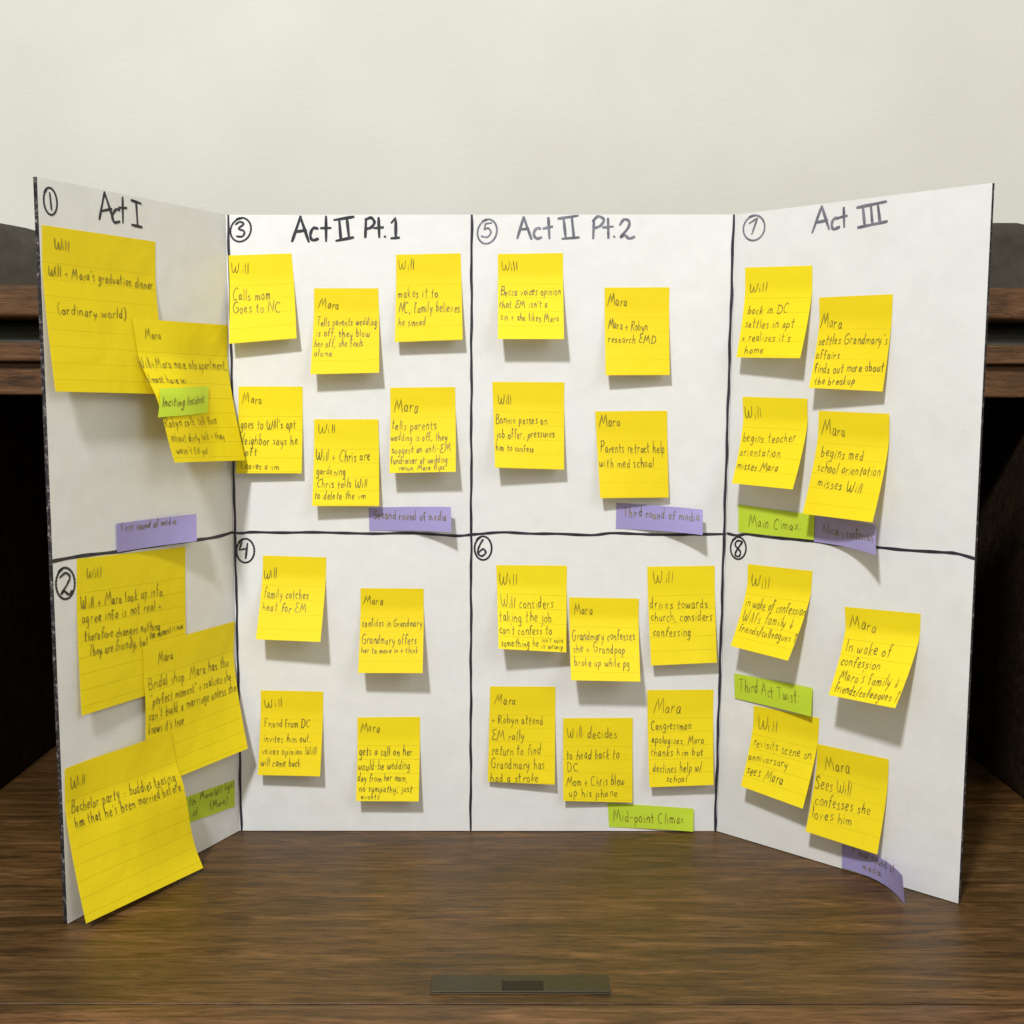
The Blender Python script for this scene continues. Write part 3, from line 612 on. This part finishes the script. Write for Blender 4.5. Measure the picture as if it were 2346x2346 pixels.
BOARD, EDGE, BACK = mat_board(), mat_edge(), mat_back()
YELLOW = mat_note('yellow_note_paper', (0.96, 0.82, 0.015), (0.87, 0.65, 0.008), True)
PURPLE = mat_note('purple_marker_paper', (0.43, 0.39, 0.73), (0.36, 0.32, 0.62), False)
GREEN = mat_note('green_marker_paper', (0.62, 0.80, 0.060), (0.54, 0.71, 0.035), False)
PAPER = {'yellow': YELLOW, 'purple': PURPLE, 'green': GREEN}
PEN, MARKER_INK = mat_pen(), mat_marker()
GREY_INK = mat_marker('grey_marker_ink', (0.11, 0.11, 0.14), (0.24, 0.24, 0.30))   # lighter grey for the numbers and headings at the upper right
WOOD_TOP = mat_wood('brown_oak_veneer', (0.86, 0.71, 0.47), 0.44, spec=0.32)
WOOD_EDGE = mat_wood('lighter_oak_edge', (1.12, 0.88, 0.74), 0.42, seed=2.3, spec=0.35)
WOOD_RAIL = mat_wood('oak_rail', (1.0, 0.76, 0.64), 0.6, seed=5.1, spec=0.3)
WOOD_DARK = mat_wood('dark_stained_oak', (0.26, 0.27, 0.30), 0.75, seed=9.4, spec=0.1)
WOOD_COVE = mat_plain('grey_green_paint', (0.050, 0.052, 0.036), 0.6, 0.3)
CUSHION = mat_plain('dark_grey_cloth', (0.055, 0.050, 0.038), 0.9, 0.1, 0.5, 90)
BRASS = mat_plain('tarnished_brass', (0.046, 0.038, 0.020), 0.42, 0.5, 0.3, 300, 0.5)
HOLE = mat_plain('dark_keyhole', (0.022, 0.018, 0.010), 0.7, 0.2)
WALL = mat_wall()
FLOOR = mat_plain('brown_carpet', (0.16, 0.13, 0.10), 0.95, 0.05, 0.3, 300)

# ------------------------------------------------------------------ the room
w = mesh('wall', [(-2.5, 0.50, -0.75), (2.5, 0.50, -0.75), (2.5, 0.50, 2.2), (-2.5, 0.50, 2.2),
                  (-2.5, 0.60, -0.75), (2.5, 0.60, -0.75), (2.5, 0.60, 2.2), (-2.5, 0.60, 2.2)],
         [(0, 1, 2, 3), (7, 6, 5, 4), (3, 2, 6, 7), (0, 4, 5, 1), (1, 5, 6, 2), (0, 3, 7, 4)], [WALL])
w['kind'] = 'structure'
fl = mesh('floor', [(-2.5, -2.5, -0.75), (2.5, -2.5, -0.75), (2.5, 0.5, -0.75), (-2.5, 0.5, -0.75)], [(0, 1, 2, 3)], [FLOOR])
fl['kind'] = 'structure'

# ------------------------------------------------------------------ the desk
desk = tag(empty('writing_desk', (0, 0.0, -0.75)), 'dark brown wooden desk with a raised back shelf, carrying the folded board', 'desk')
OFF = (0, 0, 0.75)
def dpart(o):
    o.location = Vector(o.location) + Vector(OFF)
    return o
dpart(box('desktop', -0.60, 0.60, -0.2115, 0.42, -0.022, 0.0, WOOD_TOP, desk, 0.0008))
dpart(box('desk_front', -0.58, 0.58, -0.200, -0.180, -0.120, -0.0225, WOOD_TOP, desk))
for sx in (-0.58, 0.18):
    dpart(box('pedestal', sx, sx + 0.40, -0.1795, 0.40, -0.749, -0.0225, WOOD_TOP, desk))
# rounded front moulding, split from the top by a thin groove
prof = [(-0.2130, -0.022)] + [(-0.2130, -0.0012), (-0.2142, 0.0004), (-0.2200, 0.0022), (-0.2300, 0.0026), (-0.2400, 0.0012), (-0.2470, -0.0030), (-0.2510, -0.0090), (-0.2525, -0.0160), (-0.2510, -0.022)]
dpart(extrude_profile('front_moulding', prof, -0.60, 0.60, WOOD_EDGE, desk))
lp = dpart(box('lock_plate', -0.0185, 0.0660, -0.2035, -0.1860, -0.003, 0.0006, BRASS, desk, 0.0005))
hx0, hx1 = 0.0150, 0.0345
box('keyhole', hx0, hx1, -0.2010, -0.1925, 0.00062, 0.0009, HOLE, lp, 0.0002)
box('plate_lip', -0.0180, 0.0655, -0.20345, -0.20230, 0.00062, 0.0014, BRASS, lp, 0.0004)
dpart(box('side_panel', -0.365, -0.337, 0.050, 0.40, 0.0006, 0.2745, WOOD_DARK, desk))
dpart(box('side_panel', 0.373, 0.400, 0.050, 0.40, 0.0006, 0.2745, WOOD_DARK, desk))
dpart(box('back_panel', -0.60, 0.60, 0.4005, 0.415, 0.0006, 0.345, WOOD_DARK, desk, 0))
dpart(box('shelf_apron', -0.60, 0.60, 0.058, 0.080, 0.2750, 0.2962, WOOD_RAIL, desk))
dpart(box('shelf_rail', -0.60, 0.60, 0.052, 0.400, 0.2968, 0.3092, WOOD_RAIL, desk))
cove = [(0.078, 0.3096), (0.0625, 0.3096), (0.0635, 0.3130), (0.0665, 0.3170), (0.0710, 0.3205), (0.078, 0.3230), (0.085, 0.3235), (0.085, 0.3096)]
dpart(extrude_profile('cove_moulding', cove, -0.60, 0.60, WOOD_COVE, desk))
dpart(box('shelf_top', -0.60, 0.60, 0.045, 0.400, 0.3250, 0.3460, WOOD_RAIL, desk, 0.003))

def cushion(name, top, y0, y1, label):
    """upright padded slab; top = list of (x, z) across its upper outline"""
    rings = []
    n = 9
    zb = 0.3466
    for j in range(n + 1):
        a = math.pi * j / n
        y = (y0 + y1) / 2 - (y1 - y0) / 2 * math.cos(a)
        inset = (1 - math.sin(a)) ** 2 * 0.012
        rings.append([(x, y, z - inset) for x, z in top])
    m = len(top)
    v = [p for r in rings for p in r]
    b0 = len(v)
    for j in range(n + 1):
        y = rings[j][0][1]
        v += [(top[0][0], y, zb), (top[-1][0], y, zb)]
    f = [(j * m + i, j * m + i + 1, (j + 1) * m + i + 1, (j + 1) * m + i) for j in range(n) for i in range(m - 1)]
    f.append(tuple([i for i in range(m)][::-1] + [b0, b0 + 1]))
    f.append(tuple([n * m + i for i in range(m)] + [b0 + 2 * n + 1, b0 + 2 * n]))
    for j in range(n):
        f.append((j * m, (j + 1) * m, b0 + 2 * (j + 1), b0 + 2 * j))
        f.append((j * m + m - 1, b0 + 2 * j + 1, b0 + 2 * (j + 1) + 1, (j + 1) * m + m - 1))
    o = mesh(name, v, f, [CUSHION], smooth=True)
    return tag(o, label, 'cushion', 'grey cushions on the desk shelf')

cushion('cushion', [(-0.52, 0.355), (-0.515, 0.375), (-0.50, 0.388), (-0.46, 0.396), (-0.40, 0.3975), (-0.36, 0.3960), (-0.335, 0.3925), (-0.31, 0.388), (-0.285, 0.381), (-0.27, 0.372), (-0.264, 0.356)], 0.075, 0.15,
        'dark grey cushion with sloping top, behind the left edge of the board')
cushion('cushion', [(0.255, 0.356), (0.262, 0.376), (0.28, 0.388), (0.31, 0.3925), (0.34, 0.3935), (0.360, 0.3935), (0.3675, 0.3920), (0.3725, 0.3885), (0.3760, 0.3830), (0.378, 0.370), (0.379, 0.355)], 0.075, 0.15,
        'dark grey cushion with rounded corner, behind the right edge of the board')

# ------------------------------------------------------------------ the folded board
class Panel:
    def __init__(s, key):
        s.a, s.b, s.c, s.d = [Vector(p) for p in PANELS[key]]
        n = ((s.b + s.d) - (s.a + s.c)).cross((s.c + s.d) - (s.a + s.b)).normalized()
        s.n = n if n.y < 0 else -n
        s.w = ((s.b - s.a).length + (s.d - s.c).length) / 2
        s.h = ((s.c - s.a).length + (s.d - s.b).length) / 2
    def at(s, u, v, z=0.0):
        A, B = u / s.w, v / s.h
        return (s.a * (1 - A) + s.b * A) * (1 - B) + (s.c * (1 - A) + s.d * A) * B + s.n * z
PAN = {k: Panel(k) for k in PANELS}

board = tag(empty('display_board'), 'white three-panel board standing open on the desk, ruled into eight numbered boxes', 'display board')
TH = 0.0026
panel_obj = {}
for key in 'LCR':
    P = PAN[key]
    nu, nv = 24, 48
    g = 0.0001                                         # scored folds leave the panels a hair apart
    u0 = g if key != 'L' else 0
    u1 = P.w - (g if key != 'R' else 0)
    rnd = random.Random(ord(key))
    V, Fc, ids = [], [], []
    for back in (0, 1):
        for j in range(nv + 1):
            for i in range(nu + 1):
                u = u0 + (u1 - u0) * i / nu
                v = 0.0004 + (P.h - 0.0004) * j / nv
                if back and i == 0 and key != 'L': u += TH * 0.9
                if back and i == nu and key != 'R': u -= TH * 0.9
                V.append(P.at(u, v, -TH if back else 0))
    M1 = (nu + 1) * (nv + 1)
    for j in range(nv):
        for i in range(nu):
            q = j * (nu + 1) + i
            Fc.append((q, q + 1, q + nu + 2, q + nu + 1)); ids.append(0)
            Fc.append((M1 + q + nu + 1, M1 + q + nu + 2, M1 + q + 1, M1 + q)); ids.append(2)
    for i in range(nu):
        Fc.append((i + 1, i, M1 + i, M1 + i + 1)); ids.append(1)
        q = nv * (nu + 1) + i
        Fc.append((q, q + 1, M1 + q + 1, M1 + q)); ids.append(1)
    for j in range(nv):
        q = j * (nu + 1)
        Fc.append((q, q + nu + 1, M1 + q + nu + 1, M1 + q)); ids.append(1)
        q = q + nu
        Fc.append((q + nu + 1, q, M1 + q, M1 + q + nu + 1)); ids.append(1)
    panel_obj[key] = mesh('centre_panel' if key == 'C' else 'side_flap', V, Fc, [BOARD, EDGE, BACK], board, ids)

def smooth_line(pts, per=6):
    if len(pts) < 3:
        return list(pts)
    out = []
    P = [pts[0]] + list(pts) + [pts[-1]]
    for i in range(1, len(P) - 2):
        p0, p1, p2, p3 = P[i - 1], P[i], P[i + 1], P[i + 2]
        for k in range(per):
            t = k / per
            out.append(tuple(0.5 * ((2 * p1[q]) + (-p0[q] + p2[q]) * t + (2 * p0[q] - 5 * p1[q] + 4 * p2[q] - p3[q]) * t * t
                                    + (-p0[q] + 3 * p1[q] - 3 * p2[q] + p3[q]) * t ** 3) for q in (0, 1)))
    out.append(tuple(pts[-1]))
    return out

def densify(pts, step):
    out = [pts[0]]
    for a, b in zip(pts, pts[1:]):
        d = math.dist(a, b)
        n = max(1, int(d / step))
        for k in range(1, n + 1):
            out.append((a[0] + (b[0] - a[0]) * k / n, a[1] + (b[1] - a[1]) * k / n))
    return out

def ribbon(pts, width, fn, V, Fc, rnd, taper=0.25):
    """a drawn stroke: flat strip of ink following fn(u, v) -> point"""
    pts = [p for i, p in enumerate(pts) if i == 0 or math.dist(p, pts[i - 1]) > 1e-6]
    if len(pts) < 2:
        return
    n = len(pts)
    base = len(V)
    wob = rnd.random() * 6
    for i, p in enumerate(pts):
        a = pts[max(0, i - 1)]; b = pts[min(n - 1, i + 1)]
        dx, dy = b[0] - a[0], b[1] - a[1]
        l = math.hypot(dx, dy) or 1
        w = width * (1 + 0.13 * math.sin(wob + i * 0.9)) / 2
        if i in (0, n - 1):
            w *= 1 - taper
            e = width * 0.25 * (-1 if i == 0 else 1)
            p = (p[0] + dx / l * e, p[1] + dy / l * e)
        nx, ny = -dy / l * w, dx / l * w
        V.append(fn(p[0] + nx, p[1] + ny)); V.append(fn(p[0] - nx, p[1] - ny))
    for i in range(n - 1):
        q = base + 2 * i
        Fc.append((q, q + 2, q + 3, q + 1))

# marker pen: numbers, headings and the wavy dividing line
rnd = random.Random(3)
ink = {}
def pad(key, kind):
    return ink.setdefault((key, kind), ([], []))
for mi, (key, wmm, strokes) in enumerate(MARKER):
    P = PAN[key]
    V, Fc = pad((key, mi), 'box_number' if wmm < 1.4 else 'act_heading' if len(strokes) > 1 else 'dividing_line')
    for si, (sm, pts) in enumerate(strokes):
        if sm:
            pts = smooth_line(pts, 7)
        pts = densify(pts, 2.0)
        zoff = 0.00010 + 0.000012 * (len(Fc) % 9)
        ribbon(pts, wmm, lambda u, v: P.at(u / 1000, v / 1000, zoff), V, Fc, rnd)
def ruled(key, ua, ub, wmm):
    P = PAN[key]
    V, Fc = pad((key, ua), 'fold_line' if ua < 100 or ua > 200 else 'centre_line')
    h = P.h * 1000
    pts = [(ua + (ub - ua) * i / 90 + 0.16 * math.sin(i * 0.55 + ua) + 0.1 * math.sin(i * 1.37), 0.8 + (h - 1.2) * i / 90) for i in range(91)]
    ribbon(pts, wmm, lambda u, v: P.at(u / 1000, v / 1000, 0.00022), V, Fc, rnd)
cw = PAN['C'].w * 1000
ruled('C', 1.3, 1.5, 1.5)
ruled('C', 147.6, 147.4, 1.5)
ruled('C', cw - 1.2, cw - 1.4, 1.6)
for (key, kind), (V, Fc) in ink.items():
    mesh(kind, V, Fc, [GREY_INK if key[1] in (4, 5, 6, 7) else MARKER_INK], panel_obj[key[0]])

# ------------------------------------------------------------------ notes
class Note:
    def __init__(s, d):
        s.d = d
        s.P = PAN[d['panel']]
        s.W, s.H = d['size']
        s.base = NOTE[d['on']] if d['on'] else None
        s.under = NOTE[d['over']] if d['over'] else None
        s.paper = d['colour'] == 'yellow'
    def z(s, a, b):
        d = s.d
        g = max(0.0, (b - 0.24) / 0.76) ** 1.3 if s.paper else d['top_lift'] + (1 - d['top_lift']) * b
        k = d['bend']
        aa = min(1.0, max(0.0, a))
        l = d['lift'][0] * (1 - aa ** k) + d['lift'][1] * aa ** k
        return (d['base'] + l * g) / 1000
    def uvz(s, a, b):
        c = s.d['corners']
        u = (c[0][0] * (1 - a) + c[1][0] * a) * (1 - b) + (c[3][0] * (1 - a) + c[2][0] * a) * b
        v = (c[0][1] * (1 - a) + c[1][1] * a) * (1 - b) + (c[3][1] * (1 - a) + c[2][1] * a) * b
        if s.base:
            uu, vv, zz = s.base.uvz(u, v)
            return uu, vv, zz + s.z(a, b)
        return u / 1000, v / 1000, s.z(a, b) + s.rest(u, v)
    def rest(s, u, v):
        # height of the note this one laps over, fading out past that note's edge
        o = s.under
        if o is None:
            return 0.0
        a, b = o.inverse(u, v)
        ca, cb = min(1, max(0, a)), min(1, max(0, b))
        w = max(0.0, 1 - math.hypot((a - ca) * o.W, (b - cb) * o.H) / 48)
        return w * w * (3 - 2 * w) * (o.z(ca, cb) + o.rest(u, v) + 0.0004)
    def inverse(s, u, v):
        c = s.d['corners']
        a = b = 0.5
        for _ in range(8):
            P = [(c[0][i] * (1 - a) + c[1][i] * a) * (1 - b) + (c[3][i] * (1 - a) + c[2][i] * a) * b - (u, v)[i] for i in (0, 1)]
            da = [(c[1][i] - c[0][i]) * (1 - b) + (c[2][i] - c[3][i]) * b for i in (0, 1)]
            db = [(c[3][i] - c[0][i]) * (1 - a) + (c[2][i] - c[1][i]) * a for i in (0, 1)]
            D = da[0] * db[1] - da[1] * db[0]
            a -= (P[0] * db[1] - P[1] * db[0]) / D
            b -= (da[0] * P[1] - da[1] * P[0]) / D
        return a, b
    def at(s, a, b, off=0.0):
        u, v, z = s.uvz(a, b)
        e = 1e-3
        p = s.P.at(u, v, z)
        if off:
            n = (s.P.at(*s.uvz(a + e, b)) - p).cross(s.P.at(*s.uvz(a, b + e)) - p).normalized()
            if n.dot(s.P.n) < 0:
                n = -n
            p = p + n * off
        return p

def write(note, text, x0, y0, x1, y1, h, V, Fc, rnd, origin, width):
    adv = [HAND[c][0] for c in text]
    gap = 0.13
    total = sum(adv) + gap * (len(text) - 1)
    L = math.hypot(x1 - x0, y1 - y0)
    sx = L / total
    sy = h
    cx, cy = (x1 - x0) / L, (y1 - y0) / L
    pen = 0.0
    slant = rnd.uniform(0.0, 0.10)
    for ch, a in zip(text, adv):
        jy = rnd.uniform(-0.07, 0.07) + 0.035 * math.sin(pen * 0.8 + slant * 40)
        js = rnd.uniform(0.88, 1.13)
        jw = rnd.uniform(0.88, 1.12)
        jr = rnd.uniform(-0.08, 0.11)
        jx = rnd.uniform(-0.04, 0.04)
        jk = rnd.uniform(0.8, 1.2)
        for st in HAND[ch][1]:
            sm = st.startswith('~')
            pts = [tuple(float(q) for q in p.split(',')) for p in st.lstrip('~').split()]
            if sm:
                pts = smooth_line(pts, 4)
            else:
                pts = densify(pts, 0.3)
            loc = []
            for gx, gy in pts:
                X = (pen + jx + gx * jw + (slant + jr) * gy) * sx + rnd.uniform(-0.015, 0.015) * h
                Y = (gy * js + jy + jr * 0.4 * gx) * sy + rnd.uniform(-0.012, 0.012) * h
                loc.append((x0 + cx * X + cy * Y, y0 + cy * X - cx * Y))
            ribbon(loc, width * jk * rnd.uniform(0.88, 1.12), lambda u, v: note.at(u / note.W, v / note.H, 0.00022) - origin, V, Fc, rnd, 0.35)
        pen += a + gap

NOTE = {}
for i, d in enumerate(NOTES):
    nt = Note(d)
    NOTE[d['key']] = nt
    rnd = random.Random(100 + i)
    nu, nv = (24, 40) if d['large'] else (12, 20)
    org = nt.at(0.5, 0.0)
    V, Fc, uv = [], [], []
    curl = rnd.uniform(-0.25, 0.35) / 1000
    for back in (0, 1):
        for b in range(nv + 1):
            for a in range(nu + 1):
                s_, t_ = a / nu, b / nv
                V.append(nt.at(s_, t_, -0.00011 if back else 0.0) - org)
                uv.append((s_ * nt.W / 8.4, (t_ * nt.H - 18.2) / 8.4))
    M1 = (nu + 1) * (nv + 1)
    for b in range(nv):
        for a in range(nu):
            q = b * (nu + 1) + a
            Fc.append((q, q + nu + 1, q + nu + 2, q + 1))
            Fc.append((M1 + q, M1 + q + 1, M1 + q + nu + 2, M1 + q + nu + 1))
    ring = [a for a in range(nu + 1)] + [b * (nu + 1) + nu for b in range(1, nv + 1)] + [nv * (nu + 1) + a for a in range(nu - 1, -1, -1)] + [b * (nu + 1) for b in range(nv - 1, 0, -1)]
    for a, b in zip(ring, ring[1:] + ring[:1]):        # the cut edge has vertices of its own, so it stays crisp
        q = len(V)
        for i in (a, b, M1 + b, M1 + a):
            V.append(V[i]); uv.append(uv[i])
        Fc.append((q, q + 1, q + 2, q + 3))
    yellow = d['colour'] == 'yellow'
    o = mesh('sticky_note' if yellow else 'page_marker', V, Fc, [PAPER[d['colour']]], smooth=True, uvs=uv)
    for p in o.data.polygons[2 * nu * nv:]:
        p.use_smooth = False                          # crisp cut edge
    o.location = org
    if yellow:
        tag(o, d['label'], 'sticky note', 'large sticky notes on the left flap' if d['large'] else 'small sticky notes on the board')
    else:
        tag(o, d['label'], 'page marker', d['colour'] + ' page markers on the board')
    V, Fc = [], []
    for ln in d['lines']:
        write(nt, *ln, V, Fc, rnd, org, 0.34 if ln[5] < 3.2 else 0.42)
    mesh('handwriting', V, Fc, [PEN], o)
